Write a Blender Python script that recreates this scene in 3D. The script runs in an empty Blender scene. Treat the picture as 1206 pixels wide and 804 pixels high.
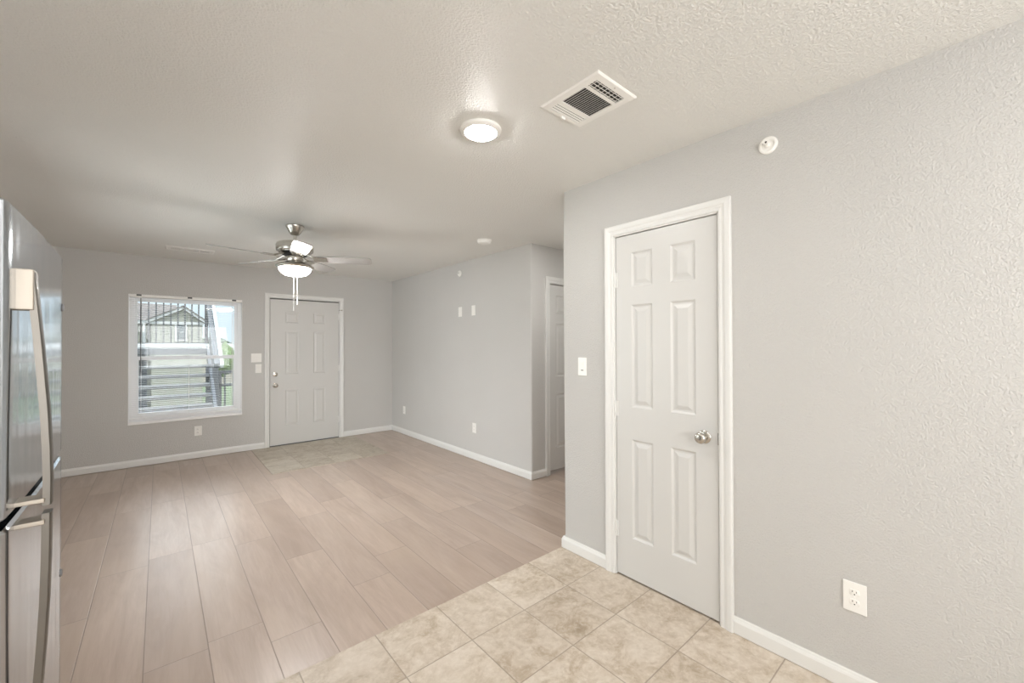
import bpy, bmesh, math, random
from mathutils import Vector, Matrix, Euler
random.seed(7)
C = bpy.context.scene.collection
SC = bpy.context.scene
R = math.radians
PI = math.pi

# ------------------------------------------------------------------ camera, world, light, exposure
H = 2.4375                       # ceiling height
XR, XL, XK = 2.109, 2.902, -1.0  # closet wall, living room wall, left wall
YB, YH, YC, YK = 6.398, 3.072, 1.908, -2.8   # back wall, hall door wall, closet wall end, rear kitchen wall
XE = 4.5                         # far end of the hall

cam_d = bpy.data.cameras.new('camera'); cam = bpy.data.objects.new('camera', cam_d); C.objects.link(cam)
cam_d.sensor_width = 36; cam_d.sensor_fit = 'HORIZONTAL'; cam_d.lens = 36*483.02/1206
cam_d.clip_start = 0.02; cam_d.clip_end = 500
_y, _p, _r = R(40.668), R(0.4577), R(-0.1559)
fw = Vector((math.sin(_y)*math.cos(_p), math.cos(_y)*math.cos(_p), math.sin(_p)))
rt = Vector((math.cos(_y), -math.sin(_y), 0)); up = rt.cross(fw)
rt2 = rt*math.cos(_r)+up*math.sin(_r); up2 = up*math.cos(_r)-rt*math.sin(_r)
M3 = Matrix((rt2, up2, -fw)).transposed()
cam.matrix_world = Matrix.Translation((0, 0, 1.3901)) @ M3.to_4x4()
SC.camera = cam

SC.view_settings.view_transform = 'Standard'
try: SC.view_settings.look = 'None'
except Exception: pass
SC.view_settings.gamma = 1.0; SC.view_settings.use_curve_mapping = False
SC.view_settings.exposure = 0.21
SC.cycles.max_bounces = 12; SC.cycles.diffuse_bounces = 8; SC.cycles.glossy_bounces = 5
SC.cycles.transparent_max_bounces = 16
SC.cycles.sample_clamp_indirect = 6.0
SC.cycles.caustics_reflective = False; SC.cycles.caustics_refractive = False

LENS_W = 138.0        # radiance of the flush ceiling lights
BOWL_W = 118.0        # radiance of the fan's bowl
WARM = (1.0, 0.99, 0.97, 1)
DAY = 4.6

w = bpy.data.worlds.new('sky'); SC.world = w; w.use_nodes = True
nt = w.node_tree; nt.nodes.clear()
wo = nt.nodes.new('ShaderNodeOutputWorld'); bg = nt.nodes.new('ShaderNodeBackground')
tc = nt.nodes.new('ShaderNodeTexCoord'); sep = nt.nodes.new('ShaderNodeSeparateXYZ')
rmp = nt.nodes.new('ShaderNodeValToRGB'); nz = nt.nodes.new('ShaderNodeTexNoise'); cr = nt.nodes.new('ShaderNodeValToRGB')
mx = nt.nodes.new('ShaderNodeMixRGB')
nt.links.new(tc.outputs['Generated'], sep.inputs[0]); nt.links.new(sep.outputs['Z'], rmp.inputs[0])
e = rmp.color_ramp.elements
e[0].position = 0.02; e[0].color = (0.165, 0.195, 0.215, 1); e[1].position = 0.6; e[1].color = (0.36, 0.52, 0.74, 1)
e2 = e.new(0.11); e2.color = (0.18, 0.215, 0.245, 1)
e3 = e.new(0.26); e3.color = (1.0, 1.07, 1.12, 1)
nz.inputs['Scale'].default_value = 5.0; nz.inputs['Detail'].default_value = 5.0
nt.links.new(tc.outputs['Generated'], nz.inputs['Vector']); nt.links.new(nz.outputs['Fac'], cr.inputs[0])
cr.color_ramp.elements[0].position = 0.45; cr.color_ramp.elements[0].color = (0, 0, 0, 1)
cr.color_ramp.elements[1].position = 0.62; cr.color_ramp.elements[1].color = (1, 1, 1, 1)
cl = nt.nodes.new('ShaderNodeMapRange'); cl.inputs['From Min'].default_value = .10; cl.inputs['From Max'].default_value = .26
nt.links.new(sep.outputs['Z'], cl.inputs['Value'])
cm = nt.nodes.new('ShaderNodeMath'); cm.operation = 'MULTIPLY'; nt.links.new(cr.outputs[0], cm.inputs[0]); nt.links.new(cl.outputs[0], cm.inputs[1])
nt.links.new(cm.outputs[0], mx.inputs[0]); nt.links.new(rmp.outputs[0], mx.inputs[1]); mx.inputs[2].default_value = (1.0, 1.03, 1.06, 1)
nt.links.new(mx.outputs[0], bg.inputs['Color']); bg.inputs['Strength'].default_value = DAY
nt.links.new(bg.outputs[0], wo.inputs['Surface'])

sun_d = bpy.data.lights.new('sun', 'SUN'); sun_d.energy = 5.0; sun_d.angle = R(3); sun_d.color = (1, .96, .9)
sun = bpy.data.objects.new('sun', sun_d); C.objects.link(sun)
sun.rotation_euler = (R(24), 0, R(25)); sun.location = (0, -5, 12)      # behind the house, over its roof

# added fill light behind the camera to brighten the room; the rear wall has no window
kw_d = bpy.data.lights.new('kitchen_fill', 'AREA'); kw_d.shape = 'RECTANGLE'; kw_d.size = 3.2; kw_d.size_y = 1.6
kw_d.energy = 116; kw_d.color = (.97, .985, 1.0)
kw = bpy.data.objects.new('kitchen_fill', kw_d); C.objects.link(kw)
kw.location = (0.0, YK+0.35, 1.45); kw.rotation_euler = (R(124), 0, 0)    # faces +Y and a little up, to lift the ceiling as well

# added fill light, unseen, shining in through the made-up opening in the left wall
lw_d = bpy.data.lights.new('living_fill', 'AREA'); lw_d.shape = 'RECTANGLE'; lw_d.size = 1.6; lw_d.size_y = 2.4
lw_d.energy = 38; lw_d.color = (.95, .98, 1.0)
lwo = bpy.data.objects.new('living_fill', lw_d); C.objects.link(lwo)
lwo.location = (XK-.14, 3.9, 1.25); lwo.rotation_euler = (0, R(-90), 0)

# ------------------------------------------------------------------ materials
class NB:
    def __init__(s, name):
        s.m = bpy.data.materials.new(name); s.m.use_nodes = True
        s.t = s.m.node_tree; s.t.nodes.clear()
        s.out = s.t.nodes.new('ShaderNodeOutputMaterial'); s.b = s.t.nodes.new('ShaderNodeBsdfPrincipled')
        s.t.links.new(s.b.outputs[0], s.out.inputs[0])
    def n(s, typ, **kw):
        x = s.t.nodes.new(typ)
        for k, v in kw.items(): setattr(x, k, v)
        return x
    def link(s, a, b): s.t.links.new(a, b)
    def setin(s, sock, v):
        if isinstance(v, bpy.types.NodeSocket): s.t.links.new(v, sock)
        else: sock.default_value = v
    def math(s, op, a, b=0.0, c=0.0):
        x = s.n('ShaderNodeMath', operation=op)
        s.setin(x.inputs[0], a); s.setin(x.inputs[1], b)
        if op in ('MULTIPLY_ADD', 'COMPARE', 'SMOOTH_MIN'): s.setin(x.inputs[2], c)
        return x.outputs[0]
    def ramp(s, fac, *stops):
        x = s.n('ShaderNodeValToRGB'); els = x.color_ramp.elements
        while len(els) < len(stops): els.new(0.5)
        for el, (p, c) in zip(els, stops):
            el.position = p; el.color = (*c, 1) if len(c) == 3 else c
        s.setin(x.inputs[0], fac); return x.outputs[0]
    def mix(s, fac, a, b, typ='MIX'):
        x = s.n('ShaderNodeMixRGB', blend_type=typ)
        s.setin(x.inputs[0], fac)
        s.setin(x.inputs[1], a if isinstance(a, bpy.types.NodeSocket) else (*a, 1))
        s.setin(x.inputs[2], b if isinstance(b, bpy.types.NodeSocket) else (*b, 1)); return x.outputs[0]
    def noise(s, vec, scale, detail=2.0, rough=0.5, dist=0.0):
        x = s.n('ShaderNodeTexNoise'); s.link(vec, x.inputs['Vector'])
        x.inputs['Scale'].default_value = scale; x.inputs['Detail'].default_value = detail
        x.inputs['Roughness'].default_value = rough; x.inputs['Distortion'].default_value = dist; return x.outputs['Fac']
    def obj(s): return s.n('ShaderNodeTexCoord').outputs['Object']
    def scale(s, vec, sc):
        x = s.n('ShaderNodeMapping'); s.link(vec, x.inputs[0]); x.inputs['Scale'].default_value = sc; return x.outputs[0]
    def bump(s, h, dist, strength=1.0):
        x = s.n('ShaderNodeBump'); x.inputs['Distance'].default_value = dist; x.inputs['Strength'].default_value = strength
        s.link(h, x.inputs['Height']); s.link(x.outputs[0], s.b.inputs['Normal'])
    def base(s, c, rough=0.5, metal=0.0, spec=0.5):
        s.setin(s.b.inputs['Base Color'], c if isinstance(c, bpy.types.NodeSocket) else (*c, 1))
        s.setin(s.b.inputs['Roughness'], rough); s.b.inputs['Metallic'].default_value = metal
        s.b.inputs['Specular IOR Level'].default_value = spec

def srgb(r, g, b):
    f = lambda c: (c/255)/12.92 if c/255 <= .04045 else ((c/255+.055)/1.055)**2.4
    return (f(r), f(g), f(b))

def mat_plain(name, c, rough=.5, metal=0.0, spec=.5, var=0.0, vs=8):
    n = NB(name)
    if var:
        o = n.obj(); f = n.noise(o, vs, 3)
        lo = tuple(max(0, v*(1-var)) for v in c); hi = tuple(min(1, v*(1+var)) for v in c)
        n.base(n.ramp(f, (.3, lo), (.7, hi)), rough, metal, spec)
    else: n.base(c, rough, metal, spec)
    return n.m

def mat_wall(name, c, rough, bdist, scale, spec=.4):
    n = NB(name); o = n.obj()
    v = n.noise(o, 1.3, 2)
    col = n.ramp(v, (.3, tuple(x*.985 for x in c)), (.7, tuple(min(1, x*1.015) for x in c)))
    n.base(col, rough, 0, spec)
    h = n.noise(o, scale, 3.0, .55, .6)
    h2 = n.ramp(h, (.42, (0, 0, 0)), (.62, (1, 1, 1)))
    n.bump(h2, bdist, 1.0)
    return n.m

M = {}
M['wall'] = mat_wall('wall_paint', (.588, .576, .556), .62, .0011, 130, .3)
M['ceiling'] = mat_wall('ceiling_paint', (.82, .81, .775), .38, .0016, 105, .5)
M['trim'] = mat_plain('white_trim_paint', (.76, .755, .735), .35, 0, .5)
M['door'] = mat_plain('white_door_paint', (.64, .63, .61), .38, 0, .5)
M['plastic'] = mat_plain('white_plastic', (.90, .885, .85), .35)
M['vinyl'] = mat_plain('white_vinyl', (.93, .93, .93), .35)
M['blindm'] = mat_plain('blind_slat_white', (.93, .93, .93), .45)
M['dark'] = mat_plain('dark_recess', (.015, .014, .013), .8)
M['duct'] = mat_plain('duct_dark', (.05, .047, .043), .8)
M['slot'] = mat_plain('slot_dark', (.06, .05, .045), .6)
M['nickel'] = mat_plain('brushed_nickel', (.56, .53, .48), .27, 1.0, .5, .08, 40)
M['steelgrey'] = mat_plain('painted_grey_cabinet', (.22, .22, .225), .45)
M['black'] = mat_plain('black_gasket', (.05, .052, .057), .5)
M['handle'] = mat_plain('handle_satin_steel', (.185, .17, .15), .42, 1.0)
M['bright'] = mat_plain('polished_steel', (.42, .375, .32), .5, 1.0)
M['blade'] = mat_plain('fan_blade_white', (.37, .355, .34), .42, 0, .5, .03, 20)
M['cord'] = mat_plain('white_cord', (.85, .84, .82), .5)
M['wand'] = mat_plain('clear_grey_wand', (.10, .105, .11), .3)

def mat_steel():
    n = NB('brushed_stainless'); o = n.obj()
    s = n.scale(o, (1, 260, 5)); f = n.noise(s, 1.0, 4, .6)
    col = n.ramp(f, (.3, (.49, .52, .555)), (.7, (.575, .605, .64)))
    n.base(col, .24, 1.0)
    n.setin(n.b.inputs['Roughness'], n.math('MULTIPLY_ADD', f, .08, .09))
    s2 = n.scale(o, (1, 9, 1.2)); f2 = n.noise(s2, 1.0, 2, .5)
    hh = n.math('ADD', n.math('MULTIPLY', f, .02), f2)
    n.bump(hh, .0035, 1.0)
    return n.m
M['steel'] = mat_steel()

def mat_emit(name, c, st):
    n = NB(name); n.base((.9, .9, .88), .3)
    n.b.inputs['Emission Color'].default_value = c; n.b.inputs['Emission Strength'].default_value = st
    return n.m
M['lens'] = mat_emit('lit_diffuser', WARM, LENS_W)
M['bowl'] = mat_emit('lit_frosted_bowl', WARM, BOWL_W)

def mat_glass():
    n = NB('window_glass'); t = n.t; t.nodes.remove(n.b)
    tr = n.n('ShaderNodeBsdfTransparent'); gl = n.n('ShaderNodeBsdfGlossy'); gl.inputs['Roughness'].default_value = .02
    tr.inputs['Color'].default_value = (.97, .985, .98, 1)
    fr = n.n('ShaderNodeFresnel'); fr.inputs['IOR'].default_value = 1.4
    mxs = n.n('ShaderNodeMixShader')
    n.link(fr.outputs[0], mxs.inputs[0]); n.link(tr.outputs[0], mxs.inputs[1]); n.link(gl.outputs[0], mxs.inputs[2])
    n.link(mxs.outputs[0], n.out.inputs[0]); return n.m
M['glass'] = mat_glass()

def mat_wood():
    n = NB('oak_look_vinyl_plank'); o = n.obj()
    sp = n.n('ShaderNodeSeparateXYZ'); n.link(o, sp.inputs[0])
    X, Y = sp.outputs['X'], sp.outputs['Y']
    W, L = .225, 1.22
    u = n.math('DIVIDE', n.math('ADD', X, .05), W)
    row = n.math('FLOOR', u); fu = n.math('SUBTRACT', u, row)
    wn = n.n('ShaderNodeTexWhiteNoise', noise_dimensions='1D'); n.link(row, wn.inputs['W'])
    v = n.math('ADD', n.math('DIVIDE', Y, L), n.math('MULTIPLY', wn.outputs['Value'], 7.0))
    cel = n.math('FLOOR', v); fv = n.math('SUBTRACT', v, cel)
    cid = n.n('ShaderNodeCombineXYZ'); n.link(row, cid.inputs[0]); n.link(cel, cid.inputs[1])
    wc = n.n('ShaderNodeTexWhiteNoise', noise_dimensions='2D'); n.link(cid.outputs[0], wc.inputs['Vector'])
    rv = wc.outputs['Value']; rc = wc.outputs['Color']
    # grain coordinates, shifted per plank
    off = n.n('ShaderNodeVectorMath', operation='SCALE'); n.link(rc, off.inputs[0]); off.inputs['Scale'].default_value = 37.0
    ad = n.n('ShaderNodeVectorMath', operation='ADD'); n.link(o, ad.inputs[0]); n.link(off.outputs[0], ad.inputs[1])
    g1 = n.noise(n.scale(ad.outputs[0], (9, 1.15, 9)), 1.0, 5, .62, 1.4)
    g2 = n.noise(n.scale(ad.outputs[0], (70, 4.5, 70)), 1.0, 4, .6, .3)
    g3 = n.noise(n.scale(ad.outputs[0], (3.2, .8, 3.2)), 1.0, 3, .55, .8)
    tone = n.ramp(rv, (0.0, (0.385, 0.299, 0.248)), (.28, (0.422, 0.334, 0.28)), (.55, (0.463, 0.37, 0.313)), (.8, (0.483, 0.381, 0.318)), (1.0, (0.408, 0.334, 0.292)))
    c1 = n.mix(n.math('MULTIPLY', n.ramp(g1, (.38, (0, 0, 0)), (.66, (1, 1, 1))), .62), tone, (.32, .235, .178))
    c2 = n.mix(n.math('MULTIPLY', n.ramp(g2, (.40, (0, 0, 0)), (.70, (1, 1, 1))), .38), c1, (.32, .235, .18))
    c3 = n.mix(n.math('MULTIPLY', n.ramp(g3, (.35, (0, 0, 0)), (.7, (1, 1, 1))), .30), c2, (.63, .51, .41))
    du = n.math('MINIMUM', fu, n.math('SUBTRACT', 1.0, fu)); du = n.math('MULTIPLY', du, W)
    dv = n.math('MINIMUM', fv, n.math('SUBTRACT', 1.0, fv)); dv = n.math('MULTIPLY', dv, L)
    d = n.math('MINIMUM', du, dv)
    seam = n.ramp(n.math('DIVIDE', d, .004), (.25, (1, 1, 1)), (.75, (0, 0, 0)))
    col = n.mix(n.math('MULTIPLY', seam, .60), c3, (.15, .112, .085))
    n.base(col, .36, 0, 1.0)
    n.setin(n.b.inputs['Roughness'], n.math('MULTIPLY_ADD', g1, .14, .24))
    hh = n.math('SUBTRACT', n.math('MULTIPLY', g2, .10), n.math('MULTIPLY', seam, .8))
    n.bump(hh, .0012, .7)
    return n.m
M['wood'] = mat_wood()

def mat_tile(name, ox, oy, pitch, tint=(1, 1, 1)):
    n = NB(name); o = n.obj()
    sp = n.n('ShaderNodeSeparateXYZ'); n.link(o, sp.inputs[0])
    u = n.math('DIVIDE', n.math('SUBTRACT', sp.outputs['X'], ox), pitch)
    v = n.math('DIVIDE', n.math('SUBTRACT', sp.outputs['Y'], oy), pitch)
    ru, rv = n.math('FLOOR', u), n.math('FLOOR', v)
    fu, fv = n.math('SUBTRACT', u, ru), n.math('SUBTRACT', v, rv)
    cid = n.n('ShaderNodeCombineXYZ'); n.link(ru, cid.inputs[0]); n.link(rv, cid.inputs[1])
    wc = n.n('ShaderNodeTexWhiteNoise', noise_dimensions='2D'); n.link(cid.outputs[0], wc.inputs['Vector'])
    off = n.n('ShaderNodeVectorMath', operation='SCALE'); n.link(wc.outputs['Color'], off.inputs[0]); off.inputs['Scale'].default_value = 23.0
    ad = n.n('ShaderNodeVectorMath', operation='ADD'); n.link(o, ad.inputs[0]); n.link(off.outputs[0], ad.inputs[1])
    a = n.noise(ad.outputs[0], 8.0, 8, .70, .9)
    b = n.noise(ad.outputs[0], 38.0, 5, .65, .4)
    c = n.noise(ad.outputs[0], 2.6, 3, .5, .6)
    t = lambda *q: tuple(x*y for x, y in zip(q, tint))
    col = n.ramp(a, (.30, t(.68, .59, .49)), (.46, t(.60, .505, .405)), (.57, t(.50, .405, .305)), (.72, t(.37, .285, .195)))
    col = n.mix(n.math('MULTIPLY', n.ramp(b, (.48, (0, 0, 0)), (.70, (1, 1, 1))), .45), col, t(.80, .72, .62))
    col = n.mix(n.math('MULTIPLY', n.ramp(b, (.28, (1, 1, 1)), (.43, (0, 0, 0))), .35), col, t(.33, .25, .175))
    col = n.mix(n.math('MULTIPLY', n.ramp(c, (.45, (0, 0, 0)), (.68, (1, 1, 1))), .35), col, t(.72, .63, .53))
    col = n.mix(.17, col, wc.outputs['Value'], 'SOFT_LIGHT')
    dd = n.math('MULTIPLY', n.math('MINIMUM', n.math('MINIMUM', fu, n.math('SUBTRACT', 1., fu)), n.math('MINIMUM', fv, n.math('SUBTRACT', 1., fv))), pitch)
    g = n.ramp(n.math('DIVIDE', dd, .006), (.30, (1, 1, 1)), (.55, (0, 0, 0)))
    col = n.mix(n.math('MULTIPLY', g, .75), col, t(.34, .275, .21))
    n.base(col, .42, 0, .4)
    n.bump(n.math('SUBTRACT', n.math('MULTIPLY', b, .2), g), .0012, .8)
    return n.m
M['tile'] = mat_tile('travertine_look_tile', 2.119, 1.930, .333, (.93, .945, .965))
M['tile2'] = mat_tile('travertine_look_entry_tile', .922, 6.39, .333, (.76, .79, .80))

def mat_siding():
    n = NB('lap_siding'); o = n.obj(); sp = n.n('ShaderNodeSeparateXYZ'); n.link(o, sp.inputs[0])
    f = n.math('FRACT', n.math('DIVIDE', sp.outputs['Z'], .2))
    line = n.ramp(f, (.0, (.55, .55, .55)), (.12, (1, 1, 1)))
    n.base(n.mix(1.0, (.185, .182, .15), line, 'MULTIPLY'), .7); return n.m
M['siding'] = mat_siding()
M['roof'] = mat_plain('roof_shingle', (0.096, 0.085, 0.078), .9, 0, .2, .25, 6)
M['extwhite'] = mat_plain('exterior_white', (0.37, 0.37, 0.363), .6)
M['concrete'] = mat_plain('concrete', (0.126, 0.126, 0.122), .85, 0, .3, .12, 5)
M['pale_concrete'] = mat_plain('pale_concrete', (0.237, 0.229, 0.215), .85, 0, .3, .08, 3)
M['deck'] = mat_plain('pale_walkway_concrete', (.60, .59, .57), .8, 0, .3, .06, 4)
M['extgrey'] = mat_plain('grey_steel_paint', (0.074, 0.078, 0.081), .5, 0, .4)
M['iron'] = mat_plain('dark_railing', (.035, .036, .038), .5)
M['winglass'] = mat_plain('dark_window_pane', (.06, .075, .08), .1)
M['grass'] = mat_plain('lawn', (.075, .095, .05), .95, 0, .2, .35, 2.5)
M['leaf'] = mat_plain('bush_leaf', (.10, .135, .06), .8, 0, .2, .35, 9)
M['tree'] = mat_plain('tree_leaf', (0.041, 0.056, 0.037), .9, 0, .2, .35, 1)
M['beige'] = mat_plain('beige_stucco', (0.222, 0.204, 0.167), .85)

# ------------------------------------------------------------------ mesh helpers
def box(bm, x0, x1, y0, y1, z0, z1, bev=0.0, seg=2, mat=None):
    t = bmesh.new()
    r = bmesh.ops.create_cube(t, size=1.0)
    for v in t.verts:
        v.co = Vector((x0+(v.co.x+.5)*(x1-x0), y0+(v.co.y+.5)*(y1-y0), z0+(v.co.z+.5)*(z1-z0)))
    if bev > 0: bmesh.ops.bevel(t, geom=list(t.edges), offset=bev, segments=seg, affect='EDGES', profile=.5)
    if mat is not None:
        for v in t.verts: v.co = mat @ v.co
    join(bm, t)

def join(bm, t):
    vm = {v: bm.verts.new(v.co) for v in t.verts}
    for f in t.faces:
        try: bm.faces.new([vm[v] for v in f.verts])
        except ValueError: pass
    t.free()

def lathe(bm, prof, seg=32, axis='Z', loc=(0, 0, 0), mat=None):
    """prof: (r, h). axis Z: h up; axis 'Y-': h grows toward -Y (out of a wall)."""
    def P(r, h, a):
        c, s = r*math.cos(a), r*math.sin(a)
        p = Vector((c, s, h)) if axis == 'Z' else Vector((c, -h, s))
        p = p+Vector(loc)
        return mat @ p if mat is not None else p
    rings = []
    for r, h in prof:
        if r < 1e-6: rings.append([bm.verts.new(P(0, h, 0))])
        else: rings.append([bm.verts.new(P(r, h, 2*PI*k/seg)) for k in range(seg)])
    for a, b in zip(rings, rings[1:]):
        for k in range(seg):
            k2 = (k+1) % seg
            if len(a) == 1 and len(b) == 1: continue
            if len(a) == 1: bm.faces.new((a[0], b[k], b[k2]))
            elif len(b) == 1: bm.faces.new((a[k], a[k2], b[0]))
            else: bm.faces.new((a[k], a[k2], b[k2], b[k]))

def tube(bm, pts, r, seg=8):
    pts = [Vector(p) for p in pts]; rings = []
    for i, p in enumerate(pts):
        d = (pts[min(i+1, len(pts)-1)]-pts[max(i-1, 0)]).normalized()
        u = d.orthogonal().normalized() if i == 0 else (u-d*u.dot(d)).normalized()
        v = d.cross(u)
        rings.append([bm.verts.new(p+(u*math.cos(2*PI*k/seg)+v*math.sin(2*PI*k/seg))*r) for k in range(seg)])
    for a, b in zip(rings, rings[1:]):
        for k in range(seg): bm.faces.new((a[k], a[(k+1) % seg], b[(k+1) % seg], b[k]))
    bm.faces.new(rings[0][::-1]); bm.faces.new(rings[-1])

def bar(bm, a, b, wx, wz):
    """a rectangular bar from a to b: wx across (horizontal), wz the other way"""
    a, b = Vector(a), Vector(b); d = (b-a).normalized()
    s = d.cross(Vector((0, 0, 1)))
    s = Vector((1, 0, 0)) if s.length < 1e-4 else s.normalized()
    t = s.cross(d).normalized()
    q = [[bm.verts.new(p+s*sx*wx/2+t*sz*wz/2) for sx, sz in ((-1, -1), (1, -1), (1, 1), (-1, 1))] for p in (a, b)]
    for k in range(4): bm.faces.new((q[0][k], q[0][(k+1) % 4], q[1][(k+1) % 4], q[1][k]))
    bm.faces.new(q[0][::-1]); bm.faces.new(q[1])

def gridwall(bm, us, vs, t, holes, mp):
    """a slab on a grid of u, v lines with rectangular holes; mp(u, v, w) places it, w in 0..t"""
    us = sorted(set(us)); vs = sorted(set(vs)); nu, nv = len(us)-1, len(vs)-1
    def solid(i, j):
        if i < 0 or j < 0 or i >= nu or j >= nv: return False
        cu, cv = (us[i]+us[i+1])/2, (vs[j]+vs[j+1])/2
        return not any(a < cu < b and c < cv < d for a, b, c, d in holes)
    V = {}
    def g(i, j, k):
        if (i, j, k) not in V: V[(i, j, k)] = bm.verts.new(mp(us[i], vs[j], t*k))
        return V[(i, j, k)]
    for i in range(nu):
        for j in range(nv):
            if not solid(i, j): continue
            bm.faces.new((g(i, j, 0), g(i+1, j, 0), g(i+1, j+1, 0), g(i, j+1, 0)))
            bm.faces.new((g(i, j+1, 1), g(i+1, j+1, 1), g(i+1, j, 1), g(i, j, 1)))
            for di, dj, a, b in ((-1, 0, (i, j+1), (i, j)), (1, 0, (i+1, j), (i+1, j+1)), (0, -1, (i, j), (i+1, j)), (0, 1, (i+1, j+1), (i, j+1))):
                if not solid(i+di, j+dj):
                    bm.faces.new((g(*a, 0), g(*a, 1), g(*b, 1), g(*b, 0)))

def sweep_xy(bm, pts, prof):
    """profile (out, z) swept along a floor polyline; out is to the RIGHT of the walking direction"""
    pts = [Vector((p[0], p[1])) for p in pts]; n = len(pts); rings = []
    for i, p in enumerate(pts):
        ds = []
        if i > 0: ds.append((pts[i]-pts[i-1]).normalized())
        if i < n-1: ds.append((pts[i+1]-pts[i]).normalized())
        ns = [Vector((d.y, -d.x)) for d in ds]
        m = ns[0] if len(ns) == 1 else (ns[0]+ns[1])/(1+ns[0].dot(ns[1]))
        rings.append([bm.verts.new((p.x+m.x*o, p.y+m.y*o, z)) for o, z in prof])
    for a, b in zip(rings, rings[1:]):
        for k in range(len(prof)): bm.faces.new((a[k], a[(k+1) % len(prof)], b[(k+1) % len(prof)], b[k]))
    bm.faces.new(rings[0]); bm.faces.new(rings[-1][::-1])

def obj(name, bm, mat, parent=None, smooth=False, loc=None, rot=None):
    bmesh.ops.recalc_face_normals(bm, faces=list(bm.faces))
    me = bpy.data.meshes.new(name); bm.to_mesh(me); bm.free()
    me.materials.append(M[mat] if isinstance(mat, str) else mat)
    if smooth:
        for p in me.polygons: p.use_smooth = True
        try: me.set_sharp_from_angle(angle=R(40))
        except Exception: pass
    o = bpy.data.objects.new(name, me); C.objects.link(o)
    if parent is not None: o.parent = parent
    if loc is not None: o.location = loc
    if rot is not None: o.rotation_euler = rot
    return o

def tag(o, label, cat, group=None, kind=None):
    o['label'] = label; o['category'] = cat
    if group: o['group'] = group
    if kind: o['kind'] = kind
    return o

def thing(name, label, cat, loc=(0, 0, 0), rotz=0.0, group=None, kind=None, rot=None):
    o = bpy.data.objects.new(name, None); C.objects.link(o); o.empty_display_size = .05
    o.location = loc; o.rotation_euler = rot or (0, 0, rotz)
    return tag(o, label, cat, group, kind)

def copy_tree(o, parent=None):
    c = o.copy(); C.objects.link(c)
    if parent is not None: c.parent = parent
    for ch in list(o.children): copy_tree(ch, c)
    return c

def struct(name, bm, mat, label, cat, smooth=False, parent=None):
    o = obj(name, bm, mat, parent, smooth)
    return tag(o, label, cat, kind='structure')

NB_ = bmesh.new
T = .115                       # wall thickness
FACE_X = R(-90)                # frame of a wall that faces -X: local x runs towards -Y, local -y comes out of the wall

# ------------------------------------------------------------------ the room
CL0, CL1, CLH = .8132+.06, 1.5536-.06, 2.048      # closet door opening along y, and its top
ED0, ED1, EDH = 1.0772+.055, 2.1203-.055, 2.045   # entry door opening along x
HD0, HD1, HDH = 3.168, 3.168+.735, 2.050          # hall door opening along x
W0, W1, WZ0, WZ1 = -.272, .822, .503, 1.985       # window opening

bm = NB_(); box(bm, XK-.1, XE+.1, 1.925, YB+.14, -.12, 0)
struct('floor', bm, 'wood', 'light oak wood-look plank floor of the living room', 'floor')
bm = NB_(); box(bm, XK-.1, XE+.1, YK-.1, 1.925, -.12, .002)
struct('floor_kitchen', bm, 'tile', 'beige travertine-look square tile floor in front of the closet door', 'floor')
bm = NB_(); box(bm, .922, 2.254, 5.045, YB, -.004, .004, .0015, 1)
struct('floor_entry', bm, 'tile2', 'small beige tile landing in front of the entry door', 'floor')
bm = NB_(); box(bm, XK-.1, XE+.1, YK-.1, YB+.14, H, H+.12)
struct('ceiling', bm, 'ceiling', 'textured off-white ceiling over the whole room', 'ceiling')

bm = NB_(); gridwall(bm, [XK-.1, W0, W1, ED0, ED1, XL+T], [0, WZ0, WZ1, EDH, H], T+.02,
                     [(W0, W1, WZ0, WZ1), (ED0, ED1, 0, EDH)], lambda u, v, q: (u, YB+q, v))
struct('wall_back', bm, 'wall', 'greige back wall with the window and the entry door', 'wall')
bm = NB_(); box(bm, XL, XL+T, YH, YB, 0, H)
ed = [e for e in bm.edges if all(abs(v.co.x-XL) < 1e-4 and abs(v.co.y-YH) < 1e-4 for v in e.verts)]
bmesh.ops.bevel(bm, geom=ed, offset=.018, segments=4, affect='EDGES', profile=.5)
struct('wall_living', bm, 'wall', 'long greige living room wall with two plates high up', 'wall', True)
bm = NB_(); gridwall(bm, [XL+T, HD0, HD1, XE], [0, HDH, H], T, [(HD0, HD1, 0, HDH)], lambda u, v, q: (u, YH+q, v))
struct('wall_hall', bm, 'wall', 'short greige hall wall around the half hidden white door', 'wall')
bm = NB_(); gridwall(bm, [YK, CL0, CL1, YC], [0, CLH, H], T, [(CL0, CL1, 0, CLH)], lambda u, v, q: (XR+q, u, v))
ed = [e for e in bm.edges if all(abs(v.co.x-XR) < 1e-4 and abs(v.co.y-YC) < 1e-4 for v in e.verts)]
bmesh.ops.bevel(bm, geom=ed, offset=.018, segments=4, affect='EDGES', profile=.5)
struct('wall_right', bm, 'wall', 'large greige wall at right around the white closet door', 'wall', True)
bm = NB_(); box(bm, XR+T, XE, YC-T, YC, 0, H)
struct('wall_closet', bm, 'wall', 'hall side of the closet wall', 'wall')
bm = NB_(); box(bm, XE, XE+.1, YK-.1, YB+.14, 0, H)
struct('wall_end', bm, 'wall', 'end wall of the hall, out of sight', 'wall')
LW0, LW1, LZ0, LZ1 = 2.7, 5.1, .45, 2.05       # window opening added to let in more light, unseen behind the refrigerator
bm = NB_(); gridwall(bm, [YK-.1, LW0, LW1, YB], [0, LZ0, LZ1, H], .1, [(LW0, LW1, LZ0, LZ1)], lambda u, v, q: (XK-.1+q, u, v))
struct('wall_left', bm, 'wall', 'left wall behind the refrigerator', 'wall')
bm = NB_(); box(bm, XK, XE, YK-.1, YK, 0, H)
struct('wall_rear', bm, 'wall', 'kitchen wall behind the camera', 'wall')

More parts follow.
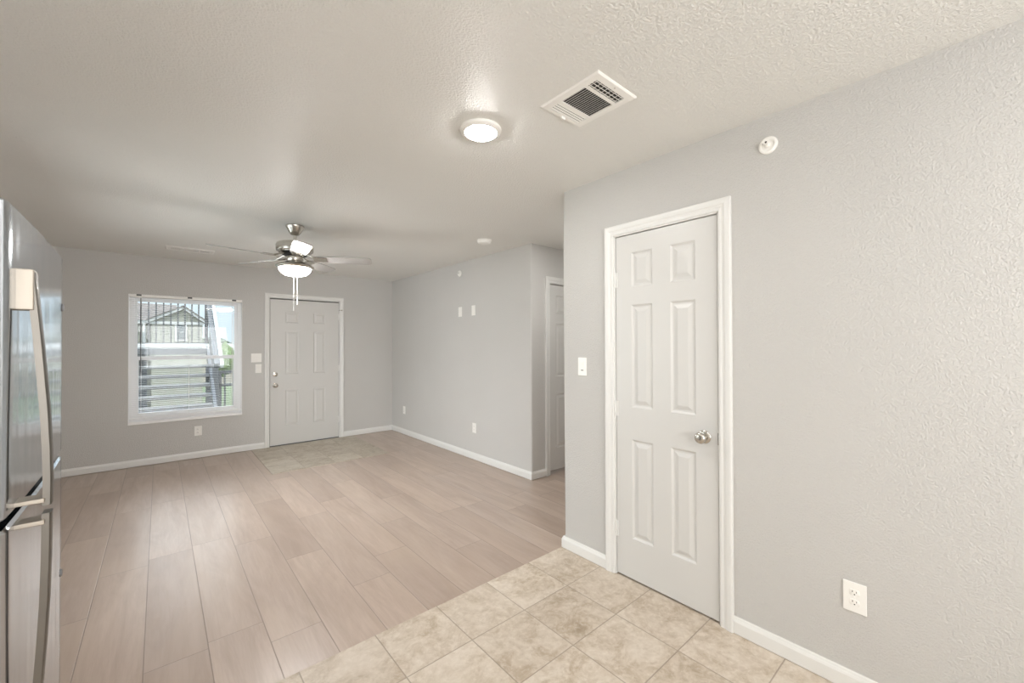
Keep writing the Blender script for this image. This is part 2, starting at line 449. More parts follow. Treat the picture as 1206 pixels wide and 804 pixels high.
# baseboards
BP = [(0, 0.004), (.013, 0.004), (.014, .007), (.014, .060), (.011, .069), (.0085, .073), (.0075, .079), (.005, .082), (0, .082)]
def baseboard(name, pts, label):
    b = NB_(); sweep_xy(b, pts, BP); struct(name, b, 'trim', label, 'baseboard')
baseboard('baseboard_back', [(XK, YB), (1.0772, YB)], 'white baseboard along the back wall, left of the entry door')
baseboard('baseboard_entry', [(2.1203, YB), (XL, YB), (XL, YH), (3.100, YH)], 'white baseboard from the entry door round the living room wall')
baseboard('baseboard_right', [(XR, .8132), (XR, YK)], 'white baseboard on the right wall, nearest the camera')
baseboard('baseboard_corner', [(XE, YC), (XR, YC), (XR, 1.5536)], 'short white baseboard left of the closet door')

# casings
CP = [(0, 0), (0, .009), (.004, .012), (.012, .012), (.016, .010), (.026, .0125), (.030, .016), (.044, .0185), (.052, .0185), (.057, .016), (.057, 0)]
def casing(name, x0, x1, h, width, loc, rotz, label, z0=.0):
    bm = NB_(); k = width/.057; rings = []
    for sx, top in ((0, 0), (0, 1), (1, 1), (1, 0)):
        ring = []
        for u, v in CP:
            u *= k; x = (x0-u) if sx == 0 else (x1+u); z = (h+u) if top else z0
            ring.append(bm.verts.new((x, -v, z)))
        rings.append(ring)
    for a, b in zip(rings, rings[1:]):
        for q in range(len(CP)): bm.faces.new((a[q], a[(q+1) % len(CP)], b[(q+1) % len(CP)], b[q]))
    bm.faces.new(rings[0]); bm.faces.new(rings[-1][::-1])
    # jamb lining inside the opening, with its stop
    o = obj(name, bm, 'trim'); o.location = loc; o.rotation_euler = (0, 0, rotz)
    tag(o, label, 'door frame', kind='structure')
    j = NB_()
    for a, b_ in ((x0-.001, x0+.006), (x1-.006, x1+.001)): box(j, a, b_, -.004, T-.002, z0, h)
    box(j, x0-.001, x1+.001, -.004, T-.002, h-.006, h+.001)
    for a, b_ in ((x0+.005, x0+.016), (x1-.016, x1-.005)): box(j, a, b_, .05, .085, z0, h)
    box(j, x0, x1, .05, .085, h-.016, h-.005)
    obj('jamb', j, 'trim', o)
    return o
casing('trim_1', 0, CL1-CL0, CLH, .060, (XR, CL1, .002), FACE_X, 'white moulded casing round the closet door')
casing('trim_2', 0, ED1-ED0, EDH, .055, (ED0, YB, .004), 0, 'white casing round the entry door')
casing('trim_3', 0, HD1-HD0, HDH, .068, (HD0, YH, 0), 0, 'white casing of the half hidden hall door')

def six_panel(name, wd, ht, cols, rows, depth, thick, label, loc, rotz, y0):
    """a moulded six panel slab, face at local y = y0, growing to +y"""
    root = thing(name, label, 'door', loc, rotz, kind='structure')
    bm = NB_()
    us = sorted({0, wd, *[c for p in cols for c in p]}); vs = sorted({0, ht, *[r for p in rows for r in p]})
    V = {}
    def g(u, v):
        k = (round(u, 5), round(v, 5))
        if k not in V: V[k] = bm.verts.new((u, y0, v))
        return V[k]
    pans = [(c[0], c[1], r[0], r[1]) for c in cols for r in rows]
    for a, b in zip(us, us[1:]):
        for c, d in zip(vs, vs[1:]):
            cu, cv = (a+b)/2, (c+d)/2
            hit = [p for p in pans if p[0] < cu < p[1] and p[2] < cv < p[3]]
            if hit:
                prev = [g(a, c), g(b, c), g(b, d), g(a, d)]
                for ins, dp in ((.004, .35), (.011, 1.0), (.020, 1.0), (.040, .15), (.044, .10)):
                    q = depth*dp
                    cur = [bm.verts.new(p) for p in ((a+ins, y0+q, c+ins), (b-ins, y0+q, c+ins), (b-ins, y0+q, d-ins), (a+ins, y0+q, d-ins))]
                    for k in range(4): bm.faces.new((prev[k], prev[(k+1) % 4], cur[(k+1) % 4], cur[k]))
                    prev = cur
                bm.faces.new(prev)
            else: bm.faces.new((g(a, c), g(b, c), g(b, d), g(a, d)))
    # edges and back
    bk = {k: bm.verts.new((k[0]*1.0, y0+thick, k[1])) for k in ((0, 0), (wd, 0), (wd, ht), (0, ht))} if False else None
    per = [(u, 0) for u in us]+[(wd, v) for v in vs[1:]]+[(u, ht) for u in us[::-1][1:]]+[(0, v) for v in vs[::-1][1:-1]]
    back = [bm.verts.new((u, y0+thick, v)) for u, v in per]
    n = len(per)
    for i in range(n): bm.faces.new((g(*per[i]), g(*per[(i+1) % n]), back[(i+1) % n], back[i]))
    bm.faces.new(back[::-1])
    obj('slab', bm, 'door', root)
    return root

def hinge(root, x, z, y0, mat, label=None):
    b = NB_(); lathe(b, [(0, -.045), (.0062, -.045), (.0062, .045), (0, .045)], 12, 'Z', (x, y0-.005, z))
    lathe(b, [(0, .045), (.0045, .045), (.0045, .05), (0, .051)], 12, 'Z', (x, y0-.005, z))
    box(b, x-.016, x+.016, y0-.0016, y0+.002, z-.045, z+.045)
    h = obj('hinge', b, mat, root, True)
    if label: h['label'] = label

# closet door
dw = CL1-CL0-.022
d1 = six_panel('door_1', dw, 2.027, [(.105, .242), (.349, .488)], [(.235, .818), (1.008, 1.612), (1.716, 1.922)], .0075, .035,
               'white six panel closet door with round nickel knob, nearest the camera', (XR, CL1-.010, .012), FACE_X, .006)
for z in (.265, .990, 1.77): hinge(d1, -.004, z, .004, 'trim')
def knob(root, x, z, y0):
    b = NB_()
    lathe(b, [(0, 0), (.033, 0), (.0335, .003), (.031, .006), (.022, .008), (.0125, .010), (.0115, .026), (.015, .032), (.0235, .036), (.0282, .043), (.0285, .050), (.0255, .057), (.018, .0615), (.008, .0628), (0, .063)],
          36, 'Y-', (x, y0, z))
    return obj('knob', b, 'nickel', root, True)
k = knob(d1, dw-.068, .905, .006); k['label'] = 'round satin nickel knob'
b = NB_(); box(b, dw-.001, dw+.004, .004, .03, .875, .935); obj('latch_plate', b, 'nickel', d1)

# entry door
ew = ED1-ED0-.024
d2 = six_panel('door_2', ew, 2.012, [(.187, .360), (.551, .716)], [(.255, .757), (.972, 1.578), (1.690, 1.845)], .006, .044,
               'white six panel entry door beside the window, with deadbolt', (ED0+.014, YB, .014), 0, .012)
k = knob(d2, .062, .826, .012); k['label'] = 'round satin nickel knob'
b = NB_()
lathe(b, [(0, 0), (.031, 0), (.032, .004), (.030, .010), (.020, .013), (0, .013)], 32, 'Y-', (.062, .012, .977))
box(b, .057, .067, -.022, .002, .960, .994, .003)
k = obj('deadbolt', b, 'nickel', d2, True); k['label'] = 'satin nickel deadbolt with thumb turn'
for z in (.26, 1.03, 1.80): hinge(d2, ew+.003, z, .010, 'trim')
b = NB_(); tube(b, [(ew-.002, .004, 1.905), (ew+.012, -.012, 1.905), (ew+.030, -.022, 1.903)], .0045, 8)
lathe(b, [(0, 0), (.009, 0), (.009, .012), (0, .012)], 16, 'Y-', (ew+.030, -.018, 1.903))
k = obj('door_stop', b, 'nickel', d2, True); k['label'] = 'small dark hinge pin door stop'
b = NB_(); box(b, .0, ew, .014, .050, -.010, .0, .001); obj('bottom_sweep', b, 'black', d2)
b = NB_(); box(b, -.0078, -.0002, .022, .05, -.008, 2.020); o = obj('door_shade_strip', b, 'slot', d2); o['label'] = 'dark strip in place of shade beside the door'  # dark strips stand in for the shade along the door's edge and top
b = NB_(); box(b, -.0078, ew, .022, .05, 2.0125, 2.024); o = obj('door_shade_strip', b, 'slot', d2); o['label'] = 'dark strip in place of shade beside the door'
b = NB_(); box(b, ED0+.006, ED1-.006, YB+.005, YB+T+.03, -.002, .006, .001)
struct('trim_4', b, 'steelgrey', 'dark threshold under the entry door', 'threshold')

# hall door
hw = HD1-HD0-.012
d3 = six_panel('door_3', hw, 2.005, [(.105, .310), (.413, .620)], [(.235, .818), (1.008, 1.585), (1.690, 1.895)], .0075, .035,
               'white six panel hall door half hidden behind the closet wall', (HD0+.006, YH, .034), 0, .012)
knob(d3, hw-.065, .89, .012)
for z in (.25, 1.0, 1.76): hinge(d3, -.003, z, .010, 'trim')

# ------------------------------------------------------------------ window
win = thing('window_1', 'white vinyl single hung window in the back wall', 'window', (W0, YB, WZ0), 0, kind='structure')
ww, wh = W1-W0, WZ1-WZ0
yF = .058
b = NB_(); gridwall(b, [0, .048, ww-.048, ww], [0, .05, wh-.045, wh], .06, [(.048, ww-.048, .05, wh-.045)], lambda u, v, q: (u, yF+q, v))
obj('window_frame', b, 'vinyl', win)
b = NB_(); box(b, .0, ww, -.022, yF+.02, -.018, .012, .003); obj('sill', b, 'vinyl', win)
b = NB_(); gridwall(b, [.0005, .006, ww-.006, ww-.0005], [.0005, .006, wh-.006, wh-.0005], yF+.002, [(.006, ww-.006, .006, wh-.006)], lambda u, v, q: (u, q-.002, v))
obj('reveal', b, 'vinyl', win)
zr = .74
def sash(name, z0, z1, y, rw, top, bot):
    b = NB_(); gridwall(b, [.046, .046+rw, ww-.046-rw, ww-.046], [z0, z0+bot, z1-top, z1], .026,
                        [(.046+rw, ww-.046-rw, z0+bot, z1-top)], lambda u, v, q: (u, yF+y+q, v))
    s = obj(name, b, 'vinyl', win)
    g = NB_(); box(g, .046+rw-.003, ww-.046-rw+.003, yF+y+.012, yF+y+.015, z0+bot-.003, z1-top+.003); obj('glass', g, 'glass', s)
    return s
sash('lower_sash', .048, zr+.022, .002, .042, .044, .055)
sash('upper_sash', zr-.022, wh-.043, .031, .030, .030, .044)
b = NB_(); box(b, ww/2-.03, ww/2+.03, yF-.006, yF+.004, zr+.008, zr+.026, .003); obj('sash_lock', b, 'vinyl', win)

lw = thing('added_window', 'white vinyl window added for light in the left wall, unseen behind the refrigerator', 'window', (XK, LW0, LZ0), 0, kind='structure')
b = NB_(); gridwall(b, [0, .05, (LW1-LW0)/2-.03, (LW1-LW0)/2+.03, LW1-LW0-.05, LW1-LW0], [0, .05, LZ1-LZ0-.05, LZ1-LZ0], .05,
                    [(.05, (LW1-LW0)/2-.03, .05, LZ1-LZ0-.05), ((LW1-LW0)/2+.03, LW1-LW0-.05, .05, LZ1-LZ0-.05)], lambda u, v, q: (-.08+q, u, v))
obj('window_frame', b, 'vinyl', lw)
b = NB_(); box(b, -.057, -.053, .045, LW1-LW0-.045, .045, LZ1-LZ0-.045); obj('glass', b, 'glass', lw)

# blind
bl = thing('window_blind', 'white horizontal mini blind with open slats across the window', 'blind', (W0, YB, WZ0), 0)
b = NB_(); box(b, .008, ww-.008, -.012, .022, wh-.034, wh-.004, .002); obj('headrail', b, 'plastic', bl)
for x in (.09, ww/2+.005, ww-.09):
    b = NB_(); box(b, x-.022, x+.022, -.0135, .0, wh-.020, wh-.001, .001)
    o = obj('mounting_clip', b, 'extgrey', bl); o['label'] = 'small grey metal clip on the headrail'
b = NB_()
zb0 = .052; pitch = .0215; ns = int((wh-.045-zb0)/pitch)
for k in range(ns):
    z = zb0+.012+k*pitch; tl = R(-2.6)
    prof = [(-.0125, -.0004), (-.004, .0004), (.004, .0004), (.0125, -.0004)]
    rows = []
    for dz in (.00025, -.00025):
        rows.append([[b.verts.new((x, .006+yy*math.cos(tl), z+zz+yy*math.sin(tl)+dz)) for yy, zz in prof] for x in (.012, ww-.012)])
    for (l, r_) in rows:
        for q in range(3): b.faces.new((l[q], l[q+1], r_[q+1], r_[q]))
    for q in (0, 3): b.faces.new((rows[0][0][q], rows[0][1][q], rows[1][1][q], rows[1][0][q]))
    for s in (0, 1):
        b.faces.new([rows[0][s][q] for q in range(4)]+[rows[1][s][q] for q in (3, 2, 1, 0)])
obj('slats', b, 'blindm', bl)
b = NB_(); box(b, .010, ww-.010, -.007, .019, zb0-.012, zb0+.004, .002); obj('bottom_rail', b, 'blindm', bl)
for x in (.11, ww/2, ww-.11):
    b = NB_()
    for y in (-.0078, .0198): box(b, x-.0012, x+.0012, y-.0006, y+.0006, zb0, wh-.03)
    obj('ladder_cord', b, 'cord', bl)
b = NB_(); tube(b, [(.106, -.018, wh-.045), (.106, -.020, wh-.4), (.107, -.022, .585)], .0042, 6)
tube(b, [(.106, -.006, wh-.03), (.106, -.016, wh-.036), (.106, -.018, wh-.046)], .002, 6)
o = obj('tilt_wand', b, 'wand', bl, True); o['label'] = 'dark tilt wand'
b = NB_(); tube(b, [(ww-.10, -.014, wh-.03), (ww-.10, -.016, .75)], .0012, 6); lathe(b, [(0, 0), (.005, .004), (.003, .03), (0, .032)], 10, 'Z', (ww-.10, -.016, .722))
obj('lift_cord', b, 'cord', bl, True)

# ------------------------------------------------------------------ plates, switches, outlets, sprinklers
def plate(b, wd, ht, t=.0055):
    box(b, -wd/2, wd/2, -t, .0, -ht/2, ht/2, .0022, 2)

def outlet(loc, rotz, label, group=None):
    r = thing('wall_outlet', label, 'outlet', loc, rotz, group)
    b = NB_(); plate(b, .074, .118); obj('cover_plate', b, 'plastic', r)
    for s in (1, -1):
        b = NB_(); z = s*.0195
        lathe(b, [(0, .0055), (.0168, .0055), (.0168, .0068), (.0160, .0074), (0, .0074)], 28, 'Y-', (0, 0, z))
        for v in b.verts:
            if abs(v.co.z-z) > .0125: v.co.z = z+math.copysign(.0125, v.co.z-z)
        rc = obj('receptacle', b, 'plastic', r, True)
        for x, hh in ((-.0062, .0052), (.0062, .0042)):
            c = NB_(); box(c, x-.0011, x+.0011, -.0078, -.0070, z+.001, z+.001+hh*1.3); obj('slot', c, 'slot', rc)
        c = NB_(); lathe(c, [(0, .0070), (.0024, .0070), (.0024, .0078), (0, .0078)], 10, 'Y-', (0, 0, z-.0065)); obj('ground_hole', c, 'slot', rc)
    b = NB_(); lathe(b, [(0, .0055), (.003, .0055), (.0028, .0066), (0, .0068)], 12, 'Y-', (0, 0, 0)); obj('screw', b, 'plastic', r, True)
    return r
o1 = outlet((XR, .358, .379), FACE_X, 'white duplex outlet low on the big right wall near the camera')
def put(o, loc, rotz, label):
    c = copy_tree(o); c.location = loc; c.rotation_euler = (0, 0, rotz); c['label'] = label; return c
put(o1, (.365, YB, .336), 0, 'white outlet low on the back wall below the window')
put(o1, (XL, 5.961, .376), FACE_X, 'white outlet low on the living room wall near the far corner')
put(o1, (XL, 4.082, .382), FACE_X, 'white outlet low on the middle of the living room wall')

def decora(loc, rotz, label, gangs=1, lamp=False, cat='switch', name='wall_switch'):
    r = thing(name, label, cat, loc, rotz)
    b = NB_(); plate(b, .072 if gangs == 1 else .120, .118); obj('cover_plate', b, 'plastic', r)
    for g in range(gangs):
        x = 0 if gangs == 1 else (-.023, .023)[g]
        b = NB_(); box(b, x-.0172, x+.0172, -.0062, -.002, -.034, .034, .0008)
        obj('surround', b, 'plastic', r)
        b = NB_()
        vs = [(x-.0155, -.0066, -.0315), (x+.0155, -.0066, -.0315), (x+.0155, -.0066, 0), (x-.0155, -.0066, 0), (x-.0155, -.0098, .0315), (x+.0155, -.0098, .0315),
              (x-.0155, -.004, -.0315), (x+.0155, -.004, -.0315), (x-.0155, -.004, .0315), (x+.0155, -.004, .0315)]
        v = [b.verts.new(p) for p in vs]
        for f in ((0, 1, 2, 3), (3, 2, 5, 4), (0, 6, 7, 1), (4, 5, 9, 8), (6, 8, 9, 7)): b.faces.new([v[q] for q in f])
        b.faces.new([v[q] for q in (0, 3, 4, 8, 6)]); b.faces.new([v[q] for q in (1, 7, 9, 5, 2)])
        obj('rocker', b, 'plastic', r)
    if lamp:
        b = NB_(); box(b, -.010, .010, -.0075, -.006, -.0265, -.0215, .0005); o = obj('indicator', b, 'slot', r); o['label'] = 'small dark indicator strip'
    return r
decora((XR, 1.742, 1.246), FACE_X, 'single white rocker switch left of the closet door', 1, True)
decora((.982, YB, 1.224), 0, 'white two-gang rocker switch left of the entry door', 2)
decora((1.006, YB, 1.081), 0, 'white single switch just below the two-gang switch', 1)
for y, lab in ((4.385, 'white plate high on the living room wall, farther from the hall'), (4.093, 'white plate high on the living room wall, nearer the hall')):
    r = thing('wall_plate', lab, 'wall plate', (XL, y, 1.810), FACE_X)
    b = NB_(); plate(b, .074, .122); obj('cover_plate', b, 'plastic', r)
    b = NB_(); box(b, -.0172, .0172, -.0070, -.002, -.034, .034, .0012); obj('insert', b, 'plastic', r)

def sprinkler(loc, rotz, label):
    r = thing('fire_sprinkler', label, 'sprinkler', loc, rotz)
    b = NB_(); lathe(b, [(.022, .0), (.039, .0), (.0395, .003), (.037, .008), (.030, .011), (.024, .009), (.022, .003)], 36, 'Y-'); obj('escutcheon', b, 'plastic', r, True)
    b = NB_(); lathe(b, [(0, .003), (.0245, .003), (.0245, .006), (.018, .0065), (0, .0065)], 28, 'Y-'); obj('cup', b, 'plastic', r, True)
    b = NB_(); lathe(b, [(0, .004), (.011, .004), (.011, .014), (.007, .018), (.007, .024), (0, .024)], 20, 'Y-')
    for s in (-1, 1): tube(b, [(s*.009, -.012, 0), (s*.013, -.024, 0), (s*.004, -.036, 0)], .0022, 6)
    obj('sprinkler_head', b, 'plastic', r, True)
    b = NB_(); box(b, -.010, .010, -.038, -.036, -.007, .007, .0008); box(b, -.010, .010, -.038, -.030, .0065, .008, .0005); obj('deflector', b, 'plastic', r)
    for x, z in ((-.016, .011), (.002, .002)):
        b = NB_(); lathe(b, [(0, .0062), (.0045, .0062), (.0045, .0392 if x > 0 else .0095), (0, .0392 if x > 0 else .0095)], 10, 'Y-', (x, 0, z)); obj('gap_shade', b, 'slot', r)  # solid dark dots paint the shade between the head's parts
    return r
s1 = sprinkler((XR, .652, 2.298), FACE_X, 'white round sidewall sprinkler high on the right wall above the closet door')
put(s1, (XL, 4.396, 2.300), FACE_X, 'white sidewall sprinkler high on the living room wall above the two plates')

# ------------------------------------------------------------------ things on the ceiling
def flush_light(loc, label, group=None):
    r = thing('ceiling_light', label, 'ceiling light', loc, 0, group)
    b = NB_(); lathe(b, [(.075, 0), (.098, 0), (.1005, -.004), (.0985, -.012), (.088, -.019), (.078, -.021), (.074, -.016), (.072, -.006)], 48); obj('trim_ring', b, 'plastic', r, True)
    b = NB_(); lathe(b, [(.0765, -.015), (.0765, -.0195), (.068, -.026), (.050, -.031), (.025, -.0335), (0, -.034)], 40)
    o = obj('diffuser', b, 'lens', r, True); o['label'] = 'glowing white diffuser'
    return r
fl = flush_light((1.180, 1.602, H), 'round lit flush ceiling light in front of the square vent')
for p in ((.05, .35, H), (1.05, -1.1, H)):
    c = copy_tree(fl); c.location = p; c['label'] = 'round lit flush ceiling light over the kitchen, out of the picture'; c['group'] = 'kitchen ceiling lights'
c = copy_tree(fl); c.location = (2.85, 2.25, H); c['label'] = 'round lit flush ceiling light added to brighten the hall, unseen behind the closet wall'  # added lamp, out of view, brightens the hall wall and door

# smoke alarm
sm = thing('smoke_alarm', 'white round smoke alarm on the ceiling near the hall', 'smoke alarm', (2.466, 3.292, H))
b = NB_(); lathe(b, [(0, 0), (.074, 0), (.075, -.006), (.070, -.010), (.0, -.010)], 40); obj('mounting_base', b, 'plastic', sm, True)
b = NB_(); lathe(b, [(.068, -.009), (.069, -.018), (.062, -.030), (.050, -.036), (.044, -.036), (.043, -.033), (.038, -.033), (.037, -.036), (0, -.038)], 40); obj('cover', b, 'plastic', sm, True)
b = NB_(); lathe(b, [(0, -.0375), (.009, -.0375), (.009, -.040), (0, -.0405)], 16); obj('test_button', b, 'plastic', sm, True)

def register(name, loc, rotz, lx, ly, sections, label):
    """ceiling register: plate lx by ly; sections (v0, v1, style) along local y"""
    r = thing(name, label, 'vent', loc, rotz)
    u0, u1 = -lx*.36, lx*.36
    holes = [(u0, u1, a, c) for a, c, _ in sections]
    us = [-lx/2, -lx/2+.006, u0, u1, lx/2-.006, lx/2]
    vs = [-ly/2, -ly/2+.006, *[x for s in sections for x in s[:2]], ly/2-.006, ly/2]
    b = NB_()
    def mp(u, v, q):
        edge = abs(abs(u)-lx/2) < 1e-6 or abs(abs(v)-ly/2) < 1e-6
        return (u, v, -q*(.35 if edge else 1))
    gridwall(b, us, vs, .007, holes, mp); obj('face_plate', b, 'plastic', r)
    b = NB_(); box(b, u0-.004, u1+.004, sections[0][0]-.004, sections[-1][1]+.004, -.0012, -.0004); obj('duct_shade', b, 'duct', r)  # flat dark sheet paints the shade behind the louvers
    for a, c, st in sections:
        b = NB_()
        if st == 'across':         # slats along local x, leaning away
            n = max(3, int((c-a)/.0125))
            for k in range(n):
                v = a+(k+.5)*(c-a)/n
                box(b, u0-.002, u1+.002, -.0055, .0055, -.0005, .0005, mat=Matrix.Translation((0, v, -.0045)) @ Matrix.Rotation(R(35), 4, 'X'))
            for q in range(8):
                u = u0+(q+.5)*(u1-u0)/8; box(b, u-.0006, u+.0006, a, c, -.004, -.002)
        elif st == 'closed':       # slats lying almost shut
            n = max(3, int((c-a)/.0125))
            for k in range(n):
                v = a+(k+.5)*(c-a)/n
                box(b, u0-.002, u1+.002, -.0040, .0040, -.0005, .0005, mat=Matrix.Translation((0, v, -.0048)) @ Matrix.Rotation(R(-20), 4, 'X'))
        else:                      # slats along local y
            n = max(4, int((u1-u0)/.0125))
            for k in range(n):
                u = u0+(k+.5)*(u1-u0)/n
                box(b, -.0052, .0052, a-.002, c+.002, -.0005, .0005, mat=Matrix.Translation((u, 0, -.0042)) @ Matrix.Rotation(R(-36), 4, 'Y'))
        obj('louver', b, 'plastic', r)
    b = NB_(); lathe(b, [(0, -.0068), (.004, -.0068), (.0035, -.0085), (0, -.009)], 12, 'Z', (0, -ly/2+.018, 0)); o = obj('screw', b, 'nickel', r, True)
    b = NB_(); box(b, -.012, .012, ly/2-.018, ly/2-.010, -.018, -.006, .001); obj('damper_lever', b, 'plastic', r)
    return r
register('ceiling_vent', (1.397, 1.120, H), 0, .262, .312, [(-.121, -.074, 'across'), (-.060, .066, 'along'), (.080, .135, 'closed')],
         'large square white ceiling vent right of the flush light')
register('ceiling_vent', (.252, 5.690, H), R(90), .20, .42, [(-.165, -.085, 'across'), (-.070, .070, 'along'), (.085, .165, 'across')],
         'small white ceiling vent above the window, far from the camera')

# ceiling fan
FX, FY = .898, 3.963
fan = thing('ceiling_fan', 'five blade ceiling fan with brushed nickel motor and lit bowl', 'ceiling fan', (FX, FY, H))
def fl_(name, prof, mat, label=None, seg=44, parent=None):
    b = NB_(); lathe(b, [(r, z-H) for r, z in prof], seg); o = obj(name, b, mat, parent or fan, True)
    if label: o['label'] = label
    return o
fl_('canopy', [(0, 2.4375), (.070, 2.4375), (.074, 2.432), (.073, 2.424), (.064, 2.408), (.046, 2.376), (.032, 2.358), (.018, 2.353), (0, 2.352)], 'nickel', 'brushed nickel canopy')
fl_('downrod', [(0, 2.356), (.0125, 2.356), (.0125, 2.285), (0, 2.285)], 'nickel', None, 20)
fl_('motor_housing', [(0, 2.298), (.020, 2.298), (.028, 2.290), (.060, 2.288), (.120, 2.284), (.142, 2.276), (.148, 2.262), (.148, 2.222), (.144, 2.212), (.132, 2.206), (.128, 2.198), (.105, 2.194), (0, 2.194)], 'nickel', 'brushed nickel motor drum')
fl_('flywheel', [(0, 2.196), (.098, 2.196), (.100, 2.190), (.100, 2.180), (.092, 2.176), (0, 2.176)], 'dark', 'dark flywheel under the motor')
fl_('switch_housing', [(0, 2.178), (.062, 2.178), (.066, 2.172), (.066, 2.132), (.060, 2.124), (0, 2.124)], 'nickel', 'brushed nickel switch cup')
fl_('light_fitter', [(0, 2.126), (.050, 2.126), (.075, 2.118), (.115, 2.104), (.140, 2.092), (.150, 2.084), (.152, 2.078), (.150, 2.074), (.131, 2.062), (.120, 2.062), (0, 2.064)], 'nickel', 'brushed nickel light fitter')
fl_('glass_bowl', [(.0, 2.0625), (.125, 2.0625), (.126, 2.056), (.121, 2.042), (.109, 2.026), (.087, 2.010), (.058, 2.0005), (.028, 1.9965), (0, 1.996)], 'bowl', 'glowing frosted glass bowl')
fl_('finial', [(0, 1.998), (.008, 1.997), (.007, 1.991), (0, 1.988)], 'nickel', None, 14)
blade_me = brk_me = None
for k in range(5):
    a = R(-97.7+72*k)
    if k == 0:
        b = NB_(); pts = []
        r0, r1 = .185, .640
        top = []
        outline = [(r0, .048), (r0+.03, .058), (r0+.12, .0635), (r1-.10, .0675), (r1-.035, .066), (r1-.012, .058), (r1-.002, .042), (r1, .02)]
        outline = [(x, -w_) for x, w_ in outline]+[(x, w_) for x, w_ in outline[::-1]]
        lo = [b.verts.new((x, w_, -.003)) for x, w_ in outline]; hi = [b.verts.new((x, w_, .003)) for x, w_ in outline]
        b.faces.new(lo[::-1]); b.faces.new(hi)
        n = len(lo)
        for q in range(n): b.faces.new((lo[q], lo[(q+1) % n], hi[(q+1) % n], hi[q]))
        bmesh.ops.rotate(b, verts=b.verts, cent=(0, 0, 0), matrix=Matrix.Rotation(R(-13), 3, 'X'))
        bmesh.ops.translate(b, verts=b.verts, vec=(0, 0, 2.150+.006-H))
        bd = obj('blade', b, 'blade', fan, False)
        c = NB_()
        for s in (-1, 1):
            tube(c, [(.080, s*.012, 2.186-H), (.115, s*.018, 2.180-H), (.150, s*.026, 2.163-H), (.190, s*.034, 2.158-s*-.0-H+s*-.008), (.245, s*.030, 2.158-H+s*-.007)], .006, 8)
        box(c, .150, .262, -.042, .042, -.0022, .0022, .001, 1, Matrix.Translation((0, 0, 2.150-H)) @ Matrix.Rotation(R(-13), 4, 'X'))
        box(c, .070, .118, -.020, .020, 2.178-H, 2.184-H, .002)
        bk = obj('blade_bracket', c, 'nickel', bd, False); bk['label'] = 'brushed nickel blade iron'
        bd.rotation_euler = (0, 0, a); first = bd
    else:
        c = copy_tree(first, fan); c.rotation_euler = (0, 0, a)
for (px, py, zb, rr, nm) in ((-.014, -.020, 1.690, .0012, 0), (.012, -.030, 1.745, .0016, 1)):
    b = NB_(); tube(b, [(px*5.3, py*2.6, 2.075-H), (px*1.2, py*1.2, 1.985-H), (px, py, zb+.02-H)] if False else [(px, py, 1.992-H), (px, py, zb+.03-H)], rr, 6)
    pc = obj('pull_chain', b, 'cord', fan, True)
    b = NB_(); lathe(b, [(0, 0), (.0035, .001), (.0045, .012), (.003, .028), (.0012, .034), (0, .034)] if nm == 0 else [(0, 0), (.005, .001), (.005, .05), (.003, .056), (0, .057)], 12, 'Z', (px, py, zb-H))
    obj('pull_knob', b, 'cord', pc, True)

# ------------------------------------------------------------------ refrigerator
FR = thing('refrigerator', 'stainless steel top freezer refrigerator with bowed handles', 'refrigerator', (-.211, 1.158, 0), R(1.3))
FW = .706; FT = 1.66; GAP0, GAP1 = 1.055, 1.072
b = NB_(); box(b, -.70, -.075, .006, FW-.006, .03, FT-.012, .006); o = obj('cabinet', b, 'steelgrey', FR)
b = NB_(); box(b, -.66, -.085, .03, FW-.03, .0, .04); obj('toe_grille', b, 'black', FR)
b = NB_(); box(b, -.085, -.058, .012, FW-.012, .05, FT-.02, .004); obj('door_gasket', b, 'black', FR)
def fdoor(name, z0, z1):
    """door with a gently bowed front: local +x is the front"""
    b = NB_(); n = 22; cols = []
    rad = .013
    for i in range(n+1):
        t = i/n; y = FW*t
        if i == 0 or i == n: xs = -rad
        else: xs = 0.0
        bow = .004*(1-(2*t-1)**2)
        cols.append((y, xs+bow*(1 if 0 < i < n else 0)))
    ys = [(0, -.062), (0, -rad), (rad*.3, -rad*.32), (rad, 0)]
    ys += [(rad+(FW-2*rad)*i/18, .004*(1-(2*i/18-1)**2)) for i in range(1, 18)]
    ys += [(FW-rad, 0), (FW-rad*.3, -rad*.32), (FW, -rad), (FW, -.062)]
    zs = [(z0, .005), (z0+.005, 0), (z1-.005, 0), (z1, .005)]
    rings = []
    for z, ins in zs: rings.append([b.verts.new((x-ins if x > -.05 else x, min(max(y, ins), FW-ins), z)) for y, x in ys])
    for a_, c_ in zip(rings, rings[1:]):
        for q in range(len(ys)-1): b.faces.new((a_[q], a_[q+1], c_[q+1], c_[q]))
        b.faces.new((a_[-1], a_[0], c_[0], c_[-1]))
    b.faces.new(rings[0][::-1]); b.faces.new(rings[-1])
    return obj(name, b, 'steel', FR, True)
fz = fdoor('freezer_door', GAP1, FT); ff = fdoor('fresh_food_door', .06, GAP0)
def handle(parent, zs, flip):
    """bowed bar: zs list of (z, front x); bar 13 mm deep, 34 mm wide, at local y .068 to .102"""
    b = NB_(); y0, y1 = .072, .104
    prev = None
    for z, xf in zs:
        th = .0125
        ring = [b.verts.new(p) for p in ((xf-th, y0, z), (xf-.002, y0, z), (xf, y0+.004, z), (xf, y1-.004, z), (xf-.002, y1, z), (xf-th, y1, z))]
        if prev:
            for q in range(6): b.faces.new((prev[q], prev[(q+1) % 6], ring[(q+1) % 6], ring[q]))
        else: b.faces.new(ring)
        prev = ring
    b.faces.new(prev)
    return obj('handle', b, 'handle', parent, True)
